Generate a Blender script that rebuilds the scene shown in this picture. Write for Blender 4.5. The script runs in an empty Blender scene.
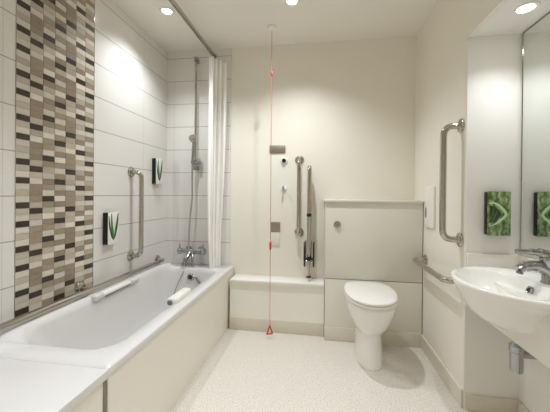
import bpy, bmesh, math, random
from math import pi, sin, cos, radians, sqrt
from mathutils import Vector, Matrix
random.seed(7)
SC = bpy.context.scene
COL = SC.collection
W, ZC, Z1 = 2.0757, 2.3317, 2.2655          # right wall, ceiling, topmost grout line
YE, XA = -0.822, 2.328                      # alcove end wall, alcove side wall
ZS = 1.888                                  # alcove soffit
YN = -3.3                                   # wall behind the camera
BX, BZ = 0.623, 0.475                       # bath width, rim height

# ------------------------------------------------------------------ materials
def lin(c):
    return tuple(((v/255)/12.92 if v/255 <= .04045 else ((v/255+.055)/1.055)**2.4) for v in c)
class NT:
    def __init__(s, name):
        s.m = bpy.data.materials.new(name); s.m.use_nodes = True
        s.t = s.m.node_tree; s.b = s.t.nodes['Principled BSDF']
    def n(s, typ, **kw):
        x = s.t.nodes.new(typ)
        for k, v in kw.items(): setattr(x, k, v)
        return x
    def put(s, sock, v):
        if hasattr(v, 'is_output'): s.t.links.new(v, sock)
        else: sock.default_value = v
    def math(s, op, a, b=None, c=None):
        x = s.n('ShaderNodeMath', operation=op)
        for i, v in enumerate((a, b, c)):
            if v is not None: s.put(x.inputs[i], v)
        return x.outputs[0]
    def pos(s):
        return s.n('ShaderNodeTexCoord').outputs['Object']
    def noise(s, vec, scale, detail=2, rough=.5):
        x = s.n('ShaderNodeTexNoise'); s.put(x.inputs['Vector'], vec)
        x.inputs['Scale'].default_value = scale; x.inputs['Detail'].default_value = detail
        x.inputs['Roughness'].default_value = rough
        return x.outputs['Fac']
    def mapping(s, vec, scale):
        x = s.n('ShaderNodeMapping'); s.put(x.inputs['Vector'], vec); x.inputs['Scale'].default_value = scale
        return x.outputs[0]
    def mix(s, f, a, b):
        x = s.n('ShaderNodeMix', data_type='RGBA'); s.put(x.inputs[0], f)
        for i, v in ((6, a), (7, b)):
            s.put(x.inputs[i], v if hasattr(v, 'is_output') else (*v, 1))
        return x.outputs[2]
    def bump(s, h, strength=.1, dist=.002):
        x = s.n('ShaderNodeBump'); s.put(x.inputs['Height'], h)
        x.inputs['Strength'].default_value = strength; x.inputs['Distance'].default_value = dist
        s.t.links.new(x.outputs[0], s.b.inputs['Normal'])
    def set(s, col=None, rough=.5, metal=0, spec=None):
        if col is not None: s.put(s.b.inputs['Base Color'], col if hasattr(col, 'is_output') else (*col, 1))
        s.put(s.b.inputs['Roughness'], rough); s.b.inputs['Metallic'].default_value = metal
        if spec is not None: s.b.inputs['Specular IOR Level'].default_value = spec
        return s.m

def plain(name, rgb, rough=.5, metal=0, var=.03, scale=6, spec=None):
    t = NT(name); c = lin(rgb)
    f = t.noise(t.pos(), scale, 3)
    col = t.mix(f, tuple(v*(1-var) for v in c), tuple(min(1, v*(1+var)) for v in c))
    return t.set(col, rough, metal, spec)
M = {}
M['paint'] = plain('cream wall paint', (236, 231, 219), .6, scale=3, var=.02)
M['paint_white'] = plain('white alcove paint', (238, 235, 230), .5, scale=3, var=.015)
M['panel_ledge'] = plain('off-white laminate panel', (243, 243, 234), .35, scale=3, var=.01)
M['ceil'] = plain('ceiling paint', (236, 232, 223), .7, scale=2, var=.015)
M['panel'] = plain('pale laminate panel', (228, 225, 214), .35, scale=3, var=.015)
M['panel_bath'] = plain('cream laminate panel', (238, 233, 222), .35, scale=3, var=.015)
M['skirt'] = plain('vinyl coved skirting', (219, 213, 198), .5, scale=30, var=.05)
M['skirt_edge'] = plain('pale capping', (226, 220, 206), .4)
M['ceramic'] = plain('white glazed ceramic', (240, 238, 234), .08, scale=2, var=.01)
M['acrylic'] = plain('white acrylic', (218, 216, 214), .15, scale=2, var=.01)
M['plastic'] = plain('white plastic', (238, 236, 231), .3)
M['worktop'] = plain('white solid surface', (240, 237, 231), .25)
M['chrome'] = plain('polished chrome', (170, 171, 172), .07, 1)
M['steel'] = plain('brushed stainless steel', (188, 183, 174), .13, 1, var=.04)
M['steel_dark'] = plain('dull steel plate', (168, 160, 146), .45, 1, var=.06)
M['black'] = plain('black plastic', (16, 15, 15), .35)
M['gap'] = plain('dark rubber seal', (140, 131, 114), .7)
M['dark'] = plain('dark cavity', (45, 42, 38), .7)
M['red'] = plain('red cord', (205, 70, 62), .5)
M['green'] = plain('green print', (64, 122, 52), .4, scale=60, var=.2)
M['green_pale'] = plain('pale green print', (190, 222, 180), .4, scale=60, var=.1)
M['grey_print'] = plain('dark grey print', (52, 56, 48), .4)
M['hose'] = plain('metal shower hose', (190, 190, 190), .3, 1)
M['grip_grey'] = plain('grey rubber', (120, 120, 124), .5)

def mat_floor():
    t = NT('speckled safety vinyl'); p = t.pos()
    a = t.noise(p, 150, 3, .7); b = t.noise(p, 110, 2); c = t.noise(p, 2, 2)
    base = t.mix(c, lin((222, 217, 210)), lin((227, 222, 216)))
    r = t.n('ShaderNodeValToRGB'); t.put(r.inputs[0], a)
    r.color_ramp.elements[0].position = .53; r.color_ramp.elements[1].position = .62
    x = t.mix(r.outputs[0], base, lin((184, 170, 150)))
    r2 = t.n('ShaderNodeValToRGB'); t.put(r2.inputs[0], b)
    r2.color_ramp.elements[0].position = .58; r2.color_ramp.elements[1].position = .72
    x = t.mix(t.math('MULTIPLY', r2.outputs[0], .5), x, lin((240, 235, 225)))
    return t.set(x, .45)
M['floor'] = mat_floor()

def mat_tile(axis, joint0):
    """large horizontal wall tile: 0.2 m courses, 0.515 m long, stacked"""
    t = NT('white linen wall tile ' + axis); p = t.pos()
    s = t.n('ShaderNodeSeparateXYZ'); t.put(s.inputs[0], p)
    u, z = s.outputs[0 if axis == 'x' else 1], s.outputs[2]
    def joint(v, off, per, w):
        q = t.math('FRACT', t.math('DIVIDE', t.math('SUBTRACT', v, off - 50*per), per))
        d = t.math('MULTIPLY', t.math('MINIMUM', q, t.math('SUBTRACT', 1.0, q)), per)
        return t.math('LESS_THAN', d, w)
    g = joint(z, Z1, .2, .0022)
    gv = joint(u, joint0, .515, .0012)
    sc = (2, 2, 220)
    n1 = t.noise(t.mapping(p, sc), 1.0, 3, .6)
    n2 = t.noise(t.mapping(p, (40, 40, 500)), 1.0, 2)
    col = t.mix(n1, lin((227, 224, 219)), lin((235, 233, 230)))
    col = t.mix(t.math('MULTIPLY', n2, .3), col, lin((212, 208, 202)))
    col = t.mix(t.math('MULTIPLY', gv, .55), col, lin((172, 168, 160)))
    col = t.mix(g, col, lin((158, 153, 144)))
    rough = t.math('MULTIPLY_ADD', g, .5, .22)
    t.set(col, rough)
    t.bump(t.math('SUBTRACT', t.math('MULTIPLY', n1, .12), t.math('MAXIMUM', g, gv)), .35, .0012)
    return t.m
M['tile_left'] = mat_tile('y', -.35)
M['tile_back'] = mat_tile('x', .069)

def mat_mosaic():
    t = NT('stone mosaic'); p = t.pos()
    a = t.n('ShaderNodeAttribute'); a.attribute_name = 'tone'
    n1 = t.noise(t.mapping(p, (8, 8, 320)), 1.0, 3, .7)
    n2 = t.noise(p, 45, 2)
    f = t.math('MULTIPLY_ADD', n1, .35, t.math('MULTIPLY_ADD', n2, .2, .72))
    x = t.n('ShaderNodeMix', data_type='RGBA', blend_type='MULTIPLY'); x.inputs[0].default_value = 1
    t.put(x.inputs[6], a.outputs['Color'])
    cc = t.n('ShaderNodeCombineColor')
    for i in range(3): t.put(cc.inputs[i], f)
    t.put(x.inputs[7], cc.outputs[0])
    return t.set(x.outputs[2], .35)
M['mosaic'] = mat_mosaic()

def mat_emit(name, rgb, s):
    t = NT(name); t.set((.9, .9, .9), .3)
    t.b.inputs['Emission Color'].default_value = (*rgb, 1); t.b.inputs['Emission Strength'].default_value = s
    return t.m
M['lamp'] = mat_emit('lit lamp lens', (1, .96, .88), 14)

def mat_mirror():
    t = NT('mirror glass'); return t.set((.86, .89, .87), .005, 1)
M['mirror'] = mat_mirror()

def mat_jungle():
    t = NT('printed foliage picture'); p = t.pos()
    w = t.n('ShaderNodeTexWave'); t.put(w.inputs['Vector'], p)
    w.inputs['Scale'].default_value = 9; w.inputs['Distortion'].default_value = 9; w.inputs['Detail'].default_value = 3
    w.inputs['Detail Scale'].default_value = 2.5
    r = t.n('ShaderNodeValToRGB'); t.put(r.inputs[0], t.math('MULTIPLY_ADD', w.outputs['Fac'], .28, t.math('MULTIPLY', t.noise(p, 22, 4, .65), .85)))
    e = r.color_ramp.elements
    e[0].position = .18; e[0].color = (*lin((38, 58, 32)), 1)
    e[1].position = .9; e[1].color = (*lin((216, 222, 180)), 1)
    for q, c in ((.45, (84, 108, 62)), (.68, (146, 168, 116))):
        k = r.color_ramp.elements.new(q); k.color = (*lin(c), 1)
    return t.set(r.outputs[0], .25)
M['jungle'] = mat_jungle()

def mat_curtain():
    t = NT('white shower curtain cloth'); p = t.pos()
    n = t.noise(t.mapping(p, (300, 300, 300)), 1, 1)
    t.set(t.mix(n, lin((246, 244, 240)), lin((251, 250, 247))), .7)
    t.b.inputs['Transmission Weight'].default_value = 0
    return t.m
M['curtain'] = mat_curtain()

# ------------------------------------------------------------------ geometry helpers
def add_box(bm, lo, hi, bev=0, seg=2, mi=0):
    r = bmesh.ops.create_cube(bm, size=1)
    vs = r['verts']
    for v in vs:
        v.co = Vector([(lo[i]+hi[i])/2 + v.co[i]*(hi[i]-lo[i]) for i in range(3)])
    fs = list({f for v in vs for f in v.link_faces})
    for f in fs: f.material_index = mi
    if bev:
        es = list({e for v in vs for e in v.link_edges})
        bmesh.ops.bevel(bm, geom=es, offset=bev, segments=seg, profile=.5, affect='EDGES', material=-1)
    return bm
def box(lo, hi, bev=0, seg=2):
    return add_box(bmesh.new(), lo, hi, bev, seg)
def add_loft(bm, rings, cap=(True, True), closed=True, mi=0):
    R = [[bm.verts.new(p) for p in ring] for ring in rings]
    n = len(R[0])
    for a, b in zip(R, R[1:]):
        for i in range(n if closed else n-1):
            j = (i+1) % n
            f = bm.faces.new((a[i], a[j], b[j], b[i])); f.material_index = mi
    if cap[0]: bm.faces.new(R[0][::-1]).material_index = mi
    if cap[1]: bm.faces.new(R[-1]).material_index = mi
    return bm
def smooth_path(pts, n=10):
    """Catmull-Rom through points"""
    P = [Vector(p) for p in pts]; P = [2*P[0]-P[1]] + P + [2*P[-1]-P[-2]]
    out = []
    for i in range(1, len(P)-2):
        a, b, c, d = P[i-1:i+3]
        for k in range(n):
            t = k/n
            out.append(.5*((2*b)+(c-a)*t+(2*a-5*b+4*c-d)*t*t+(3*b-a-3*c+d)*t**3))
    out.append(P[-2]); return out
def fillet(pts, r, n=8):
    P = [Vector(p) for p in pts]; out = [P[0]]
    for a, b, c in zip(P, P[1:], P[2:]):
        u = (a-b).normalized(); v = (c-b).normalized()
        for k in range(n+1):
            t = k/n; p0 = b+u*r; p2 = b+v*r
            out.append((1-t)**2*p0 + 2*t*(1-t)*b + t*t*p2)
    out.append(P[-1]); return out
def add_tube(bm, pts, r, n=16, cap=True, flat=None):
    pts = [Vector(p) for p in pts]
    rr = r if isinstance(r, (list, tuple)) else [r]*len(pts)
    T = []
    for i in range(len(pts)):
        T.append((pts[min(i+1, len(pts)-1)]-pts[max(i-1, 0)]).normalized())
    up = Vector((0, 0, 1)) if abs(T[0].z) < .9 else Vector((1, 0, 0))
    u = T[0].cross(up).normalized(); rings = []
    for i, p in enumerate(pts):
        u = (u - T[i]*u.dot(T[i])).normalized(); v = T[i].cross(u)
        f = flat or 1
        rings.append([p + (u*cos(2*pi*k/n) + v*sin(2*pi*k/n)*f)*rr[i] for k in range(n)])
    return add_loft(bm, rings, (cap, cap))
def tube(pts, r, n=16): return add_tube(bmesh.new(), pts, r, n)
def add_lathe(bm, prof, origin, axis, n=32):
    """profile [(radius, height)] turned about axis through origin"""
    a = Vector(axis).normalized(); o = Vector(origin)
    u = a.orthogonal().normalized(); v = a.cross(u)
    rings = [[o + a*h + (u*cos(2*pi*k/n)+v*sin(2*pi*k/n))*max(r, 1e-5) for k in range(n)] for r, h in prof]
    return add_loft(bm, rings, (True, True))
def lathe(prof, origin, axis, n=32): return add_lathe(bmesh.new(), prof, origin, axis, n)
def add_prism(bm, poly, frame, d0, d1):
    """polygon (u,v) extruded along frame normal; frame = (origin, U, V, N)"""
    o, U, V, N = [Vector(x) for x in frame]
    return add_loft(bm, [[o+U*a+V*b+N*d for a, b in poly] for d in (d0, d1)])
def sellipse(cx, cy, ax0, ax1, ay, n=48, e=2.0, ph=0):
    """superellipse outline; ax0 towards -x, ax1 towards +x"""
    out = []
    for k in range(n):
        t = 2*pi*k/n+ph; c, s = cos(t), sin(t)
        a = ax1 if c > 0 else ax0
        out.append((cx + a*math.copysign(abs(c)**(2/e), c), cy + ay*math.copysign(abs(s)**(2/e), s)))
    return out
def rrect(x0, x1, y0, y1, r, k=8):
    out = []
    for cx, cy, a in ((x1-r, y1-r, 0), (x0+r, y1-r, 90), (x0+r, y0+r, 180), (x1-r, y0+r, 270)):
        for i in range(k+1):
            t = radians(a+90*i/k); out.append((cx+r*cos(t), cy+r*sin(t)))
    return out

def obj(name, bm, mats, parent=None, smooth=True, label=None, angle=40):
    bmesh.ops.recalc_face_normals(bm, faces=bm.faces)
    me = bpy.data.meshes.new(name); bm.to_mesh(me); bm.free()
    for m in (mats if isinstance(mats, (list, tuple)) else [mats]): me.materials.append(m)
    if smooth:
        me.polygons.foreach_set('use_smooth', [True]*len(me.polygons))
        me.set_sharp_from_angle(angle=radians(angle))
    o = bpy.data.objects.new(name, me); COL.objects.link(o)
    if parent:
        o.parent = parent
        if parent.type == 'EMPTY': o.matrix_parent_inverse = Matrix.Translation(-parent.location)
    if label: o['label'] = label
    return o
def tag(o, label, cat, group=None):
    o['label'] = label; o['category'] = cat
    if group: o['group'] = group
    return o
def thing(name, label, cat, loc=(0, 0, 0), group=None):
    o = bpy.data.objects.new(name, None); COL.objects.link(o); o.location = loc
    o.empty_display_size = .05
    return tag(o, label, cat, group)
def struct(name, bm, mats, parent=None, smooth=False):
    o = obj(name, bm, mats, parent, smooth)
    if not parent: o['kind'] = 'structure'
    return o

# ------------------------------------------------------------------ setting
T = .1
struct('floor', box((-T, YN-T, -T), (XA+T, T, 0)), M['floor'])
bm = box((-T, YN-T, ZC), (W+.02, T, ZC+T))
struct('ceiling', bm, M['ceil'])
struct('ceiling_alcove', box((W+.021, -2.75, ZS), (XA+T, YE-.001, ZS+.06)), M['paint_white'])
# left wall: tiles with the mosaic band set into the same wall
Y0, Y1 = -1.325, -.863
bm = bmesh.new()
add_box(bm, (-T, YN-T, 0), (0, Y0, ZC), mi=0)
add_box(bm, (-T, Y1, 0), (0, T, ZC), mi=0)
add_box(bm, (-T, Y0, 0), (-.0015, Y1, ZC), mi=1)
tone = {'L': (212, 205, 193), 'G': (186, 176, 160), 'M': (153, 138, 119), 'P': (165, 148, 130), 'D': (60, 49, 41)}
cols = ['LDGLDLG', 'MGDGLMM', 'DMGLMPL', 'LMLMDGM', 'MMDGGLM', 'GLGMLDL', 'DLMLGML']
lay = bm.loops.layers.float_color.new('tone')
cw = (Y1-Y0)/7; rh = .2/7
for c in range(7):
    for r in range(83):
        zt = Z1 + .2 - r*rh; zb = zt - rh
        if zb < 0 or zb > ZC: continue
        zt = min(zt, ZC)
        g = .0011
        k = cols[c][r % 7]; base = lin(tone[k]); j = 1 + random.uniform(-.12, .12)
        if k == 'L' and random.random() < .25: base = lin((222, 215, 201))
        ya, yb = Y0 + c*cw + g, Y0 + (c+1)*cw - g
        before = set(bm.faces)
        add_box(bm, (-.004, ya, zb+g), (0.0005, yb, zt-g), mi=2)
        for f in set(bm.faces) - before:
            f.material_index = 2
            for l in f.loops: l[lay] = (*[v*j for v in base], 1)
grout = plain('grout', (186, 178, 162), .8)
struct('wall_left', bm, [M['tile_left'], grout, M['mosaic']])
# metal edge strips of the mosaic
struct('trim_1', box((-.002, Y0-.0025, 0), (.0015, Y0+.0005, ZC)), M['steel'])
struct('trim_2', box((-.002, Y1-.0005, 0), (.0015, Y1+.0025, ZC)), M['steel'])
# back wall: tiled to x=.584, painted beyond
bm = bmesh.new()
add_box(bm, (0, 0, 0), (.584, T, ZC), mi=0)
add_box(bm, (.584, .004, 0), (W, T, ZC), mi=1)
struct('wall_back', bm, [M['tile_back'], M['paint']])
# right wall with the opening of the alcove
bm = bmesh.new()
add_box(bm, (W, YE, 0), (W+.35, T, ZC))
add_box(bm, (W, -2.75, ZS), (W+.02, YE, ZC))
add_box(bm, (W, YN-T, 0), (W+.35, -2.75, ZC))
struct('wall_right', bm, M['paint'])
struct('wall_alcove_end', box((W+.001, YE-.006, 0), (XA+.05, YE+.01, ZS)), M['paint_white'])
struct('wall_alcove_side', box((XA, -2.75, 0), (XA+T, YE, ZS)), M['paint_white'])
struct('wall_front', box((-T, YN-T, 0), (W+.35, YN, ZC)), M['paint'])
# skirtings
DL, DB = .159, .216
bm = bmesh.new()
add_box(bm, (W-.012, YE-.002, 0), (W, -DB, .085), .003)
struct('baseboard_right', bm, M['skirt'])
struct('trim_3', box((W-.014, YE-.002, .085), (W, -DB, .096), .003), M['skirt_edge'])
struct('baseboard_alcove', box((W+.002, YE-.016, 0), (XA, YE-.006, .078), .002), M['skirt'])
struct('baseboard_alcove_side', box((XA-.012, -2.75, 0), (XA, YE-.016, .078), .002), M['skirt'])

# ------------------------------------------------------------------ boxed pipe ledge and cistern boxing
t = thing('pipe_ledge', 'long low boxed ledge with a white top shelf along the back wall beside the bath', 'ledge', (1.0, -.08, 0))
obj('front_panel', box((BX+.014, -DL, .0), (1.3825, -.001, .375)), M['panel_ledge'], t)
obj('top_shelf', box((BX+.014, -DL-.012, .375), (1.3825, .003, .400), .003), M['worktop'], t, label='white top shelf')
obj('skirting', box((BX+.014, -DL-.006, 0), (1.3825, -DL, .100), .002), M['skirt'], t, label='beige vinyl skirting')
t = thing('cistern_boxing', 'chest-high pale panelled cistern boxing behind the toilet', 'cabinet', (1.73, -.1, 0))
obj('carcass', box((1.3925, -DB+.016, 0), (2.058, -.001, 1.03)), M['gap'], t, label='dark joint behind the panels')
obj('upper_panel', box((1.386, -DB, .462), (2.069, -DB+.02, 1.0295), .0015), M['panel'], t)
obj('lower_panel', box((1.386, -DB, .0), (2.069, -DB+.02, .457), .0015), M['panel'], t)
obj('side_panel', box((1.386, -DB+.02, 0), (1.392, -.001, 1.03)), M['panel'], t)
obj('top_shelf', box((1.374, -DB-.012, 1.03), (W-.001, .003, 1.048), .003), M['panel'], t)
obj('filler_strip', box((2.0695, -DB+.010, 0), (W-.001, -.001, 1.03)), M['gap'], t)
obj('skirting', box((1.384, -DB-.007, 0), (W-.012, -DB, .102), .002), M['skirt'], t, label='beige vinyl skirting')
b = obj('flush_button', lathe([(.026, 0), (.026, .004), (.022, .008), (.0, .008)], (1.472, -DB, .864), (0, -1, 0)), M['chrome'], t, label='round chrome flush button')
obj('push_cap', lathe([(.012, 0), (.012, .004), (0, .005)], (1.472, -DB-.008, .864), (0, -1, 0)), M['steel_dark'], b)

# ------------------------------------------------------------------ bath
t = thing('bathtub', 'long white bathtub with a cream side panel along the tiled wall', 'bathtub', (.31, -.76, 0))
BY0, BY1 = -1.535, -.003
K = 10
def densering(x0, x1, y0, y1, r, z, ridge=0):
    pts = rrect(x0, x1, y0, y1, r, K); out = []
    for i in range(len(pts)):
        a, b = pts[i], pts[(i+1) % len(pts)]
        n = 24 if i % (K+1) == K else 1
        for k in range(n):
            x = a[0]+(b[0]-a[0])*k/n; y = a[1]+(b[1]-a[1])*k/n; zz = z
            if ridge:
                s = max(0, min(1, (.17-x)/.07)); s = s*s*(3-2*s)
                e = 1
                e2 = max(0, min(1, (-.06-y)/.08))
                zz += ridge*s*e*e2
            out.append((x, y, zz))
    return out
rings = [densering(.003, BX, BY0, BY1, .012, BZ-.032),
         densering(.001, BX+.002, BY0, BY1, .012, BZ-.004),
         densering(.004, BX-.002, BY0+.003, BY1-.003, .012, BZ, .018),
         densering(.035, .590, -1.47, -.15, .05, BZ+.001, .022),
         densering(.080, .553, -1.44, -.165, .11, BZ+.001, .034),
         densering(.098, .545, -1.428, -.172, .12, BZ-.006, .034),
         densering(.108, .538, -1.415, -.180, .12, BZ-.03, .026),
         densering(.125, .525, -1.36, -.195, .12, BZ-.13),
         densering(.150, .500, -1.25, -.215, .12, BZ-.25),
         densering(.175, .475, -1.17, -.24, .11, BZ-.32),
         densering(.22, .43, -1.08, -.29, .09, BZ-.345),
         densering(.27, .38, -1.0, -.34, .05, BZ-.352)]
bm = bmesh.new(); add_loft(bm, rings, (False, True))
obj('tub', bm, M['acrylic'], t, angle=60)
obj('side_panel', box((BX-.022, -1.528, .0), (BX-.004, -.004, BZ-.034)), M['panel_bath'], t, label='cream side panel')
obj('joint_strip', box((BX-.030, -1.545, 0), (BX-.008, -1.529, BZ-.034)), M['gap'], t, label='narrow brown-grey joint strip at the near end')
# grips on the two long sides
def grip(name, x, y0, y1, s, label):
    g = obj(name, tube(fillet([(x-s*.03, y0, BZ+.004), (x-s*.004, y0+.01, BZ+.024), (x-s*.004, y1-.01, BZ+.024), (x-s*.03, y1, BZ+.004)], .025), .0165), M['plastic'], t, label=label)
    return g
for y0, y1 in ((-.990, -.915), (-.660, -.585)):
    g = obj('grip_block', box((.055, y0, BZ+.004), (.124, y1, BZ+.037), .010, 3), M['acrylic'], t)
obj('grip_handle', box((.070, -.92, BZ+.006), (.119, -.655, BZ+.031), .010, 3), M['plastic'], g, label='white grip bar between the two short blocks')
obj('grip_recess', box((.112, -.905, BZ+.004), (.1205, -.670, BZ+.013), .002), M['grip_grey'], g, label='grey slot under the grip bar')
bm = bmesh.new()
add_box(bm, (.512, -.935, BZ-.012), (.570, -.730, BZ+.032), .016, 4)
g = obj('grip_handle', bm, M['plastic'], t, label='white moulded grip on the near side')
for yy in (-.940, -.724):
    obj('grip_end', lathe([(.012, -.006), (.015, 0), (.012, .006)], (.535, yy, BZ+.010), (0, 1, 0), 16), M['grip_grey'], g, label='grey end fixing')
o = obj('overflow_fitting', lathe([(.030, 0), (.030, .006), (.024, .012), (.010, .012), (.010, .010), (0, .010)], (.318, -.186, .408), (0, -1, .12)), M['chrome'], t, label='round chrome overflow')
obj('overflow_hole', lathe([(.018, .0), (.018, .0135), (0, .0135)], (.318, -.186, .408), (0, -1, .12), 20), M['dark'], o, label='dark overflow opening')
obj('short_rod', tube([(.362, -.196, .412), (.405, -.205, .365)], .008, 10), M['grip_grey'], t, label='short dark rod beside the overflow')  # short dark rod slanting down beside the overflow
# thin chrome line running down into the far end of the bath
obj('thin_line', tube(smooth_path([(.262, -.165, .470), (.235, -.2, .40), (.205, -.24, .29), (.20, -.30, .135)]), .0035, 8), M['chrome'], t, label='thin chrome line at the far end of the bath')

# white transfer platform at the near end
t = thing('transfer_platform', 'flat white seat platform at the near end of the bath', 'bath seat', (.31, -1.95, 0))
obj('seat_top', box((.003, -2.45, BZ-.030), (BX+.004, -1.5355, BZ-.001), .002), M['acrylic'], t)
obj('back_strip', box((.003, -2.45, BZ-.002), (.112, -1.5355, BZ+.023), .005, 3), M['acrylic'], t)
obj('front_panel', box((BX-.026, -2.45, 0), (BX-.010, -1.546, BZ-.030)), M['panel_bath'], t, label='cream front panel')

# ------------------------------------------------------------------ bath mixer and shower
t = thing('bath_mixer', 'chrome bath mixer with two lever handles over the far end of the bath', 'tap', (.27, -.075, .59))
bm = bmesh.new()
add_tube(bm, [(.185, -.075, .595), (.36, -.075, .595)], .021, 20)
for x in (.215, .33): add_lathe(bm, [(.031, 0), (.031, .008), (.014, .014), (.014, .075)], (x, 0, .595), (0, -1, 0), 24)
obj('mixer_body', bm, M['chrome'], t)
for x0, x1 in ((.150, .185), (.36, .395)):
    h = obj('handle', tube([(x0, -.075, .595), (x0+.006, -.075, .595), (x1-.006, -.075, .595), (x1, -.075, .595)], [.020, .027, .027, .022], 20), M['chrome'], t)
    xm = (x0+x1)/2
    obj('lever', tube([(xm, -.077, .61), (xm, -.08, .662)], [.0075, .0055], 10), M['chrome'], h)
obj('spout', tube(smooth_path([(.268, -.08, .59), (.262, -.105, .575), (.250, -.15, .535), (.246, -.165, .490)]), [.021]*10+[.019]*10+[.017]*11, 20), M['chrome'], t)
obj('diverter', tube([(.285, -.09, .585), (.300, -.12, .55), (.318, -.155, .488)], [.013, .011, .0095], 14), M['chrome'], t)

t = thing('shower_set', 'chrome riser rail with hand shower and hose on the tiled back wall', 'shower', (.285, 0, 1.3))
bm = bmesh.new(); add_tube(bm, [(.288, -.05, 1.30), (.288, -.05, 2.235)], .0095, 14)
obj('riser_rail', bm, M['steel'], t)
for z in (2.235, 1.31):
    bm = bmesh.new()
    add_box(bm, (.274, -.066, z-.028), (.302, 0, z+.012), .006)
    obj('rail_bracket', bm, M['chrome'], t)
bm = bmesh.new()
add_lathe(bm, [(.016, -.028), (.019, -.022), (.019, .022), (.016, .028)], (.288, -.05, 1.345), (0, 0, 1), 20)
add_lathe(bm, [(.012, 0), (.013, .04), (.009, .048)], (.288, -.055, 1.345), (-.25, -1, .12), 16)
add_lathe(bm, [(.009, 0), (.013, .012), (.012, .03)], (.302, -.05, 1.345), (1, 0, 0), 14)
obj('slider', bm, M['chrome'], t)
bm = bmesh.new()
hd = Vector((.300, -.115, 1.545))
add_tube(bm, smooth_path([(.283, -.098, 1.335), (.292, -.105, 1.43), (.298, -.105, 1.515), (.300, -.112, 1.545)]), [.011]*10+[.0125]*10+[.015]*10+[.018], 16)
h = obj('hand_shower', bm, M['chrome'], t)
obj('spray_head', lathe([(.014, -.012), (.028, -.002), (.034, .012), (.034, .018), (.030, .022), (0, .024)], hd, (-.15, -1, -.45)), M['steel'], h)
obj('hose', tube(smooth_path([(.283, -.098, 1.335), (.284, -.10, 1.20), (.280, -.09, 1.05), (.262, -.085, .88), (.250, -.08, .72), (.252, -.078, .615)], 14), .0075, 10), M['hose'], t)

# ------------------------------------------------------------------ curtain and its track
t = thing('curtain_rail', 'straight metal curtain rail under the ceiling above the bath edge', 'curtain rail', (.43, -1.2, 2.27))
obj('track', box((.424, -2.9, 2.252), (.448, -.004, 2.276), .004), M['steel'], t)
obj('slot', box((.433, -2.9, 2.2505), (.439, -.01, 2.2530)), M['gap'], t, label='dark groove under the rail')
obj('wall_flange', box((.416, -.012, 2.236), (.456, .0, 2.282), .003), M['steel'], t)
for y in (-1.4, -2.6): obj('ceiling_stay', tube([(.436, y, 2.27), (.436, y, ZC)], .008, 12), M['steel'], t)
# curtain: pleated sheet, gathered at the far end, hanging into the bath
def curtain():
    bm = bmesh.new(); n = 160; rows = 48; R = []
    for j in range(rows+1):
        v = j/rows; z = 2.195 - v*(2.195-.392)
        k = max(0, (v-.55)/.45); k = k*k*(3-2*k)
        ring = []
        for i in range(n+1):
            s = i/n
            y = -.026 - .135*s - .01*v
            cx = .532 - .064*min(1, s*1.6) + .004*sin(3*v+s*5)
            amp = .023*(1-.4*k)
            d = amp*sin(s*2*pi*3.6+.5) + .004*sin(s*13+v*1.5)
            x = cx + d
            q = max(0, v-.15)/.85
            x = .462 + (x-.462)*(1-.58*q**1.5 if x > .462 else 1+.35*q) + .014*max(0, v-.8)/.2
            yy = y + .007*sin(s*2*pi*7.2+1.0+v)
            ring.append(bm.verts.new((x, min(yy, -.012), z)))
        R.append(ring)
    for a, b in zip(R, R[1:]):
        for i in range(n): bm.faces.new((a[i], a[i+1], b[i+1], b[i]))
    return bm
t = thing('shower_curtain', 'white pleated shower curtain bunched at the far end of its rail', 'curtain', (.46, -.13, .4))
o = obj('curtain_cloth', curtain(), M['curtain'], t, angle=180)
md = o.modifiers.new('thick', 'SOLIDIFY'); md.thickness = .0015
for i in range(7):
    y = -.035 - i*.022
    obj('hook', tube([(.436, y, 2.2525), (.452, y, 2.22), (.478, y, 2.188)], .0025, 8), M['steel'], t)

# ------------------------------------------------------------------ grab rails
def flange(bm, p, n, r=.038):
    add_lathe(bm, [(r, 0), (r, .004), (r*.86, .010), (.022, .012), (.020, .018)], p, n, 32)
def grab(name, label, wall_pts, nrm, off, r=.0165, group='grab rails', rf=.038, bend=.055):
    a, b = [Vector(p) for p in wall_pts]; n = Vector(nrm)
    t = thing(name, label, 'grab rail', a, group)
    obj('rail_tube', tube(fillet([a+n*.004, a+n*off, b+n*off, b+n*.004], bend, 10), r, 20), M['steel'], t)
    for p in (a, b):
        bm = bmesh.new(); flange(bm, p, n, rf)
        f = obj('flange', bm, M['steel'], t)
    return t
grab('grab_rail', 'vertical steel grab rail on the white tiles between two soap dispensers', [(0, -.503, 1.235), (0, -.503, .632)], (1, 0, 0), .082)
grab('grab_rail', 'upright steel grab rail on the cream back wall left of the fold-up rail', [(1.174, .004, 1.369), (1.176, .004, .773)], (0, -1, 0), .065)
grab('grab_rail', 'vertical steel grab rail on the right wall beside the mirror alcove', [(W, -.772, 1.452), (W, -.772, .853)], (-1, 0, 0), .088)
grab('grab_rail', 'horizontal steel grab rail low on the right wall beside the toilet', [(W, -.266, .637), (W, -.79, .640)], (-1, 0, 0), .080, bend=.04)
# long rail above the bath edge
t = grab('grab_rail', 'long horizontal steel grab rail just above the bath edge along the tiles', [(0, -.147, .530), (0, -1.78, .530)], (1, 0, 0), .062, bend=.035)
bm = bmesh.new(); add_tube(bm, [(0.004, -.958, .538), (.04, -.958, .538), (.062, -.958, .530)], .011, 16)
f = obj('rail_bracket', bm, M['steel'], t)
bm = bmesh.new(); flange(bm, (0, -.958, .538), (1, 0, 0)); obj('flange', bm, M['steel'], t)

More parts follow.
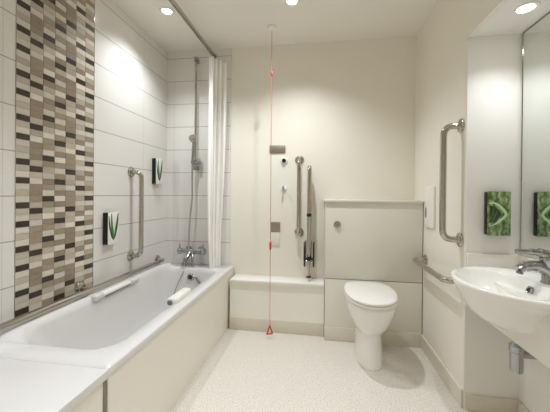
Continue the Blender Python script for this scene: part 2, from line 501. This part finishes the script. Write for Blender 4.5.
# fold-up support rail by the toilet
t = thing('folding_support_rail', 'fold-up steel support rail standing upright against the back wall left of the toilet', 'support rail', (1.262, 0, .4))
bm = bmesh.new()
add_prism(bm, rrect(-.05, .05, .52, .71, .03, 5), ((1.262, 0, 0), (1, 0, 0), (0, 0, 1), (0, -1, 0)), -.004, .006)
obj('wall_plate', bm, M['steel'], t)
for s in (-1, 1):
    bm = bmesh.new()
    add_prism(bm, rrect(.004, .075, .50, .69, .028, 6), ((1.262+s*.036, 0, 0), (0, -1, 0), (0, 0, 1), (1, 0, 0)), -.006, .006)
    obj('hinge_cheek', bm, M['black'], t, label='black hinge cheek')
obj('hinge_pin', tube([(1.222, -.055, .545), (1.302, -.055, .545)], .012, 14), M['steel'], t)
obj('rail_arm', tube(fillet([(1.262, -.055, .545), (1.262, -.055, 1.300), (1.262, -.135, 1.300), (1.262, -.135, .62)], .039, 10), .0165, 20), M['steel'], t)
obj('arm_collar', lathe([(.0165, -.012), (.0195, -.008), (.0195, .008), (.0165, .012)], (1.262, -.135, .925), (0, 0, 1), 20), M['black'], t, label='dark collar on the arm')
obj('latch', box((1.247, -.113, .560), (1.277, -.088, .592), .006), M['black'], t, label='black release latch')
bm = bmesh.new(); add_tube(bm, [(1.262, -.095, .58), (1.262, -.095, .435)], .009, 14)
g = obj('drop_leg', bm, M['steel'], t)
obj('leg_foot', lathe([(.008, -.002), (.017, .003), (.019, .008), (.016, .014), (.009, .02)], (1.262, -.095, 0.424), (0, 0, 1), 20), M['black'], g, label='black foot')

# ------------------------------------------------------------------ small fittings on the back wall
tag(obj('wall_plate', box((.922, -.004, 1.428), (1.056, .006, 1.494), .0015), M['steel_dark']), 'brushed steel plate high on the back wall behind the red cord', 'plate')
t = thing('switch_plate', 'small square steel plate with a pale panel below it on the back wall', 'plate', (.978, 0, .77))
obj('steel_face', box((.941, -.006, .769), (1.017, .006, .851), .0015), M['steel_dark'], t)
obj('lower_panel', box((.943, -.004, .655), (1.015, .006, .766), .0015), M['panel'], t, label='pale cream lower panel')
t = thing('door_bumper', 'round white wall button with a black centre under the steel plate', 'button', (1.046, 0, 1.36))
obj('base_ring', lathe([(.030, 0), (.030, .006), (.024, .012), (0, .012)], (1.046, .004, 1.362), (0, -1, 0)), M['plastic'], t)
obj('centre', lathe([(.017, 0), (.017, .018), (.013, .024), (0, .025)], (1.046, .004, 1.364), (0, -1, 0)), M['black'], t, label='black centre')
def hook(z, label):
    t = thing('robe_hook', label, 'hook', (1.045, 0, z), 'hooks on the back wall')
    obj('base', lathe([(.024, 0), (.024, .006), (.018, .010), (0, .010)], (1.045, .004, z), (0, -1, 0), 24), M['plastic'], t, label='white round base')
    obj('peg', tube(smooth_path([(1.045, 0, z-.004), (1.045, -.022, z-.010), (1.045, -.038, z+.006), (1.045, -.042, z+.02)]), [.009]*20+[.008]*10+[.011], 14), M['chrome'], t, label='chrome peg')
    return t
hook(1.13, 'white and chrome robe hook on the back wall midway between the two steel plates')

# red emergency pull cord
t = thing('pull_cord', 'red emergency pull cord hanging from the ceiling to near the floor', 'pull cord', (.978, -.27, ZC))
obj('ceiling_rose', lathe([(.034, 0), (.034, .008), (.026, .018), (.010, .022), (.006, .030), (0, .030)], (.978, -.27, ZC), (0, 0, -1)), M['plastic'], t)
obj('cord', tube([(.978, -.27, ZC-.028), (.980, -.27, 1.2), (.982, -.27, .10)], .0019, 8), M['red'], t)
obj('connector', lathe([(.003, -.018), (.008, -.012), (.008, .012), (.003, .018)], (.9795, -.27, 1.985), (0, 0, 1), 14), M['red'], t)
def triangle(c, s, rot, name):
    P = []
    for k in range(3):
        a = radians(90+120*k); P.append(Vector((c[0]+s*.62*cos(a)*cos(rot), c[1]+s*.62*cos(a)*sin(rot), c[2]+s*sin(a))))
    mid = (P[2]+P[0])/2
    pts = fillet([mid, P[0], P[1], P[2], mid], s*.14, 5)
    obj(name, tube(pts, s*.13, 10), M['red'], t)
obj('lower_connector', lathe([(.003, -.034), (.007, -.026), (.009, .012), (.004, .030)], (.981, -.27, .70), (0, 0, 1), 14), M['red'], t)
triangle((.981, -.27, .060), .042, .5, 'pull_triangle')

# ------------------------------------------------------------------ soap dispensers on the tiles
def leafstrip(pts, w):
    """tapered strip polygon from centre line pts (u,v) of max half width w"""
    L, R = [], []
    n = len(pts)
    for i, (u, v) in enumerate(pts):
        a = pts[max(i-1, 0)]; b = pts[min(i+1, n-1)]
        dx, dy = b[0]-a[0], b[1]-a[1]; l = math.hypot(dx, dy) or 1
        ww = w*max(.06, max(0, sin(pi*(.08+.92*i/(n-1))))**.8)
        L.append((u-dy/l*ww, v+dx/l*ww)); R.append((u+dy/l*ww, v-dx/l*ww))
    return L + R[::-1]
def dispenser(y, z0, z1, label):
    t = thing('soap_dispenser', label, 'soap dispenser', (0, y, z0), 'soap dispensers on the bath tiles')
    d = .036; w = .100
    obj('case', box((.0, y, z0), (d-.002, y+w, z1), .004), M['black'], t, label='black case')
    obj('front_cover', box((d-.002, y+.001, z0-.002), (d+.002, y+w, z1+.002), .0015), M['ceramic'], t, label='white front with a green leaf print')
    fr = ((d+.002, y, z0), (0, 1, 0), (0, 0, 1), (1, 0, 0)); h = z1-z0
    def q(pts): return smooth2([(u*w, v*h) for u, v in pts])
    for pts, ww, m in (([(.30, .97), (.34, .6), (.45, .3), (.52, .14)], .010, 'green'),
                       ([(.92, .97), (.80, .6), (.64, .3), (.52, .12)], .010, 'grey_print'),
                       ([(.06, .9), (.16, .55), (.34, .25), (.50, .12)], .007, 'grey_print'),
                       ([(.62, .98), (.60, .7), (.56, .4), (.53, .2)], .006, 'green_pale')):
        bm = bmesh.new(); add_prism(bm, leafstrip(q(pts), ww), fr, 0, .0006)
        obj('leaf_print', bm, M[m], t, smooth=False)
def smooth2(p):
    return [(a.x, a.y) for a in smooth_path([(u, v, 0) for u, v in p], 5)]
dispenser(-.782, .757, .958, 'black and white soap dispenser on the tiles nearest the mosaic band')
dispenser(-.234, 1.160, 1.366, 'black and white soap dispenser high on the tiles near the far corner')

# dispenser in the alcove with a foliage picture
t = thing('soap_dispenser', 'soap dispenser with a green foliage picture in the white alcove above the basin', 'soap dispenser', (2.21, YE, .89))
f0 = YE-.006
obj('case', box((2.160, f0-.030, .892), (2.262, f0, 1.105), .004), M['black'], t, label='black case')
obj('front_cover', box((2.160, f0-.034, .890), (2.264, f0-.030, 1.107), .0015), M['jungle'], t, label='printed green foliage picture')
fr = ((2.160, f0-.034, .890), (1, 0, 0), (0, 0, 1), (0, -1, 0))
arc = smooth2([(.004, .158), (.030, .160), (.060, .140), (.082, .106), (.060, .078), (.030, .055), (.006, .047)])
bm = bmesh.new(); add_prism(bm, leafstrip(arc, .0062), fr, 0, .0006)
obj('leaf_print', bm, M['green_pale'], t, smooth=False)
core = smooth2([(.01, .148), (.034, .14), (.062, .108), (.034, .07), (.01, .062)])
bm = bmesh.new(); add_prism(bm, core, fr, 0, .0003)
obj('leaf_print', bm, M['grey_print'], t, smooth=False)
for pts in ([(.008, .07), (.02, .10), (.03, .14)], [(.02, .068), (.034, .10), (.046, .128)]):
    bm = bmesh.new(); add_prism(bm, leafstrip(smooth2(pts), .0035), fr, 0, .0007)
    obj('leaf_print', bm, M['green'], t, smooth=False)

# flat white panel with a dark oval on the right wall
t = thing('white_wall_panel', 'flat white panel with a dark oval window on the right wall above the low rail', 'dispenser', (W, -.34, .86))
obj('case', box((W-.016, -.430, .872), (W, -.275, 1.145), .006, 3), M['plastic'], t)
bm = bmesh.new()
add_prism(bm, sellipse(-.302, .968, .014, .014, .036, 24), ((W-.016, 0, 0), (0, 1, 0), (0, 0, 1), (-1, 0, 0)), 0, .0015)
obj('window', bm, M['grip_grey'], t, label='dark oval')

# ------------------------------------------------------------------ toilet
t = thing('toilet', 'white back-to-wall toilet with closed lid in front of the cistern boxing', 'toilet', (1.683, -.4, 0))
TX = 1.675
def dring(hw, yf, yb, z, e=2.2, cx=TX, n=56, back=.75):
    """plan outline of pan: rounded front at yf, squarer back at yb"""
    cy = yb + (yf-yb)*.42; out = []
    for k in range(n):
        a = 2*pi*k/n; c, s = cos(a), sin(a)
        if s < 0: x = hw*math.copysign(abs(c)**(2/e), c); y = cy + (cy-yf)*-abs(s)**(2/e)
        else: x = hw*math.copysign(abs(c)**(2/4.0), c)*(1-(1-back)*s); y = cy + (yb-cy)*abs(s)**(2/4.0)
        out.append((cx+x, y, z))
    return out
yb = -DB-.0085
pan = [dring(.088, -.565, yb, .002), dring(.086, -.562, yb, .012), dring(.083, -.555, yb, .10), dring(.083, -.553, yb, .19),
       dring(.086, -.558, yb, .212), dring(.102, -.582, yb, .228), dring(.120, -.612, yb, .262), dring(.137, -.640, yb, .305), dring(.150, -.660, yb, .35),
       dring(.157, -.671, yb, .395), dring(.156, -.671, yb, .412), dring(.150, -.665, yb, .418)]
bm = bmesh.new(); add_loft(bm, pan); obj('pan', bm, M['ceramic'], t, angle=60)
def pad(hw, yf, yb_, z0, z1, r, back=.8, dome=0):
    R = [dring(hw-r, yf+r, yb_-r, z0, back=back), dring(hw, yf, yb_, z0+r*.6, back=back), dring(hw, yf, yb_, z1-r, back=back), dring(hw-r*.4, yf+r*.4, yb_-r*.4, z1-r*.3, back=back), dring(hw-r*1.3, yf+r*1.3, yb_-r, z1, back=back)]
    if dome: R += [dring(hw*.6, yf*.75+yb_*.25, yb_*.85+yf*.15, z1+dome, back=back), dring(hw*.2, yf*.6+yb_*.4, yb_*.6+yf*.4, z1+dome*1.2, back=back)]
    return add_loft(bmesh.new(), R)
obj('seat', pad(.163, -.684, -.235, .4195, .436, .006), M['plastic'], t, angle=60)
obj('lid', pad(.164, -.686, -.226, .4375, .458, .008, dome=.004), M['plastic'], t, angle=60)
for s in (-1, 1):
    obj('hinge', tube([(TX+s*.075-.022, -.232, .437), (TX+s*.075+.022, -.232, .437)], .010, 14), M['plastic'], t)

# ------------------------------------------------------------------ vanity boxing with worktop
t = thing('vanity_boxing', 'white boxed worktop with fascia carrying the basin in the alcove', 'worktop', (2.2, -1.5, .53))
obj('worktop', box((W, -2.74, .708), (XA-.001, f0-.0005, .723), .002), M['worktop'], t)
obj('fascia', box((W, -2.74, .532), (W+.018, f0-.0005, .708), .0015), M['worktop'], t)
obj('end_upstand', box((W+.006, f0-.013, .7232), (XA-.0135, f0-.0005, .796), .002), M['worktop'], t)
obj('side_upstand', box((XA-.013, -2.74, .7232), (XA-.0008, f0-.0005, .796), .002), M['worktop'], t)

t = thing('wall_mirror', 'large frameless mirror on the alcove side wall above the basin', 'mirror', (XA, -1.6, .8))
obj('glass', box((XA-.006, -2.6, .800), (XA-.001, f0-.012, ZS-.006)), M['mirror'], t)
obj('edge_strip', box((XA-.008, f0-.0115, .800), (XA-.0005, f0-.0085, ZS-.002)), M['steel'], t, label='grey vertical edge strip')
obj('top_strip', box((XA-.009, -2.6, ZS-.0058), (XA-.0005, f0-.0125, ZS-.001)), M['steel_dark'], t, label='grey top edge strip')

# basin
t = thing('wash_basin', 'white semi-recessed oval wash basin projecting from the alcove worktop', 'basin', (2.06, -1.22, .58))
BC = (2.10, -1.222)
def bring(k, z, dx=0, f=.241, b=.195, w=.243, e=2.15):
    return [(x, y, z) for x, y in sellipse(BC[0]+dx, BC[1], f*k, b*k, w*k, 64, e)]
def bring2(f, b, w, z, e=2.08, dx=0):
    return [(x, y, z) for x, y in sellipse(BC[0]+dx, BC[1], f, b, w, 64, e)]
R = [bring2(.05, .04, .035, .585, 2), bring2(.092, .06, .060, .592), bring2(.122, .08, .085, .606), bring2(.153, .10, .104, .625), bring2(.182, .12, .124, .650),
     bring2(.203, .135, .144, .682), bring2(.215, .150, .172, .710), bring2(.224, .170, .208, .731), bring2(.2295, .180, .235, .748), bring2(.2305, .184, .2425, .757),
     bring2(.227, .182, .239, .7622), bring2(.219, .176, .231, .763),
     bring2(.131, .122, .205, .7615, 2, -.081), bring2(.127, .119, .200, .757, 2, -.081), bring2(.120, .112, .190, .742, 2, -.080), bring2(.106, .100, .163, .715, 2, -.078), bring2(.083, .080, .125, .688, 2, -.07), bring2(.050, .05, .075, .668, 2, -.06), bring2(.02, .02, .025, .662, 2, -.05)]
bm = bmesh.new(); add_loft(bm, R); obj('bowl', bm, M['ceramic'], t, angle=70)
o = obj('overflow_ring', lathe([(.016, -.004), (.016, .004), (.011, .006), (.009, .003), (0, .003)], (2.124, -1.222, .732), (-1, 0, .35), 24), M['chrome'], t, label='chrome overflow ring')
obj('overflow_hole', lathe([(.0095, 0), (.0095, .0042), (0, .0042)], (2.124, -1.222, .732), (-1, 0, .35), 20), M['dark'], o, label='dark overflow opening')
obj('waste', lathe([(.022, 0), (.022, .004), (.012, .006), (0, .006)], (2.05, -1.222, .6625), (0, 0, 1), 24), M['chrome'], t, label='chrome waste')

# basin mixer
t = thing('basin_tap', 'chrome lever mixer tap at the back of the wash basin', 'tap', (2.235, -1.222, .762))
TXb = 2.190
obj('tap_body', lathe([(.027, 0), (.027, .006), (.023, .012), (.022, .075), (.024, .085), (.024, .10), (.018, .108), (0, .110)], (TXb, -1.222, .762), (-.10, 0, 1), 28), M['chrome'], t)
obj('spout', tube(smooth_path([(TXb-.004, -1.222, .805), (TXb-.045, -1.222, .825), (TXb-.085, -1.222, .820), (TXb-.105, -1.222, .808)]), [.022]*10+[.019]*10+[.0165]*11, 18), M['chrome'], t)
obj('aerator', lathe([(.011, 0), (.011, .010), (0, .010)], (TXb-.10, -1.222, .803), (-.2, 0, -1), 16), M['grip_grey'], t, label='dark aerator')
obj('lever', tube(smooth_path([(TXb-.012, -1.222, .868), (TXb-.05, -1.222, .876), (TXb-.115, -1.222, .878)]), [.018]*8+[.012]*6+[.0085]*7, 14), M['chrome'], t)

# bottle trap
t = thing('bottle_trap', 'chrome bottle trap hanging below the basin', 'pipe', (2.10, -1.19, .41))
obj('tail_pipe', tube([(2.10, -1.192, .584), (2.10, -1.192, .50)], .016, 18), M['chrome'], t)
obj('bottle', lathe([(.012, -.001), (.019, 0), (.022, .006), (.022, .075), (.025, .078), (.025, .100), (.018, .106), (.016, .112)], (2.10, -1.192, .408), (0, 0, 1), 28), M['chrome'], t)
obj('outlet_pipe', tube(fillet([(2.115, -1.192, .475), (XA-.03, -1.192, .475), (XA-.001, -1.192, .475)], .01), .014, 16), M['chrome'], t)
obj('wall_collar', lathe([(.03, 0), (.03, .004), (.016, .010)], (XA, -1.192, .475), (-1, 0, 0), 24), M['chrome'], t)

# ------------------------------------------------------------------ lights
def downlight(x, y, z, label, power, size=.05, ang=94):
    t = thing('ceiling_light', label, 'ceiling light', (x, y, z), 'recessed downlights')
    obj('trim_ring', lathe([(size*.62, 0), (size*.66, .004), (size*.95, .006), (size, .003), (size, 0)], (x, y, z), (0, 0, -1), 40), M['plastic'], t)
    obj('lens', lathe([(size*.62, 0), (size*.60, .0025), (0, .003)], (x, y, z), (0, 0, -1), 32), M['lamp'], t, label='glowing lens')
    l = bpy.data.lights.new('downlight_beam', 'SPOT'); l.energy = power; l.color = (.92, .965, 1)
    l.spot_size = radians(ang); l.spot_blend = 1.0; l.shadow_soft_size = .022
    o = bpy.data.objects.new('downlight_beam', l); COL.objects.link(o); o.location = (x, y, z-.02)
    o.parent = t; o.matrix_parent_inverse = Matrix.Translation((-x, -y, -z))
downlight(.296, -.556, ZC, 'round recessed ceiling light above the far end of the bath', 35, ang=124)
downlight(1.153, -.546, ZC, 'round recessed ceiling light at the top edge near the red cord', 54, ang=124)
downlight(2.204, -1.05, ZS, 'round recessed light in the low ceiling of the alcove', 9, .048, 120)
downlight(.55, -2.1, ZC, 'unseen recessed fill light added over the near end of the bath behind the viewer', 56, ang=98)  # unseen lamp, added for bounce fill from behind the camera
downlight(1.62, -2.2, ZC, 'unseen recessed fill light added over the middle of the room behind the viewer', 56, ang=98)  # second unseen lamp, added to fill the room
w = bpy.data.worlds.new('World'); SC.world = w; w.use_nodes = True
w.node_tree.nodes['Background'].inputs[0].default_value = (.9, .9, 1, 1)
w.node_tree.nodes['Background'].inputs[1].default_value = .2

# ------------------------------------------------------------------ camera
cam = bpy.data.cameras.new('camera'); co = bpy.data.objects.new('camera', cam); COL.objects.link(co)
yaw, pitch, roll = .1488, -.004, .0089
cam.sensor_fit = 'HORIZONTAL'; cam.sensor_width = 36; cam.lens = 36*298.04/550; cam.clip_start = .02
cam.shift_y = -10.54/550
fw = Vector((-sin(yaw)*cos(pitch), cos(yaw)*cos(pitch), sin(pitch)))
rt = Vector((cos(yaw), sin(yaw), 0)); up = rt.cross(fw)
r2 = rt*cos(roll)+up*sin(roll); u2 = -rt*sin(roll)+up*cos(roll)
m = Matrix((r2, u2, -fw)).transposed().to_4x4(); m.translation = (1.3419, -2.4672, 1.0838)
co.matrix_world = m
SC.camera = co
SC.view_settings.view_transform = 'Standard'; SC.view_settings.look = 'None'
SC.view_settings.gamma = 1; SC.view_settings.use_curve_mapping = False
SC.view_settings.exposure = 0.14
SC.cycles.diffuse_bounces = 8; SC.cycles.glossy_bounces = 6; SC.cycles.max_bounces = 12
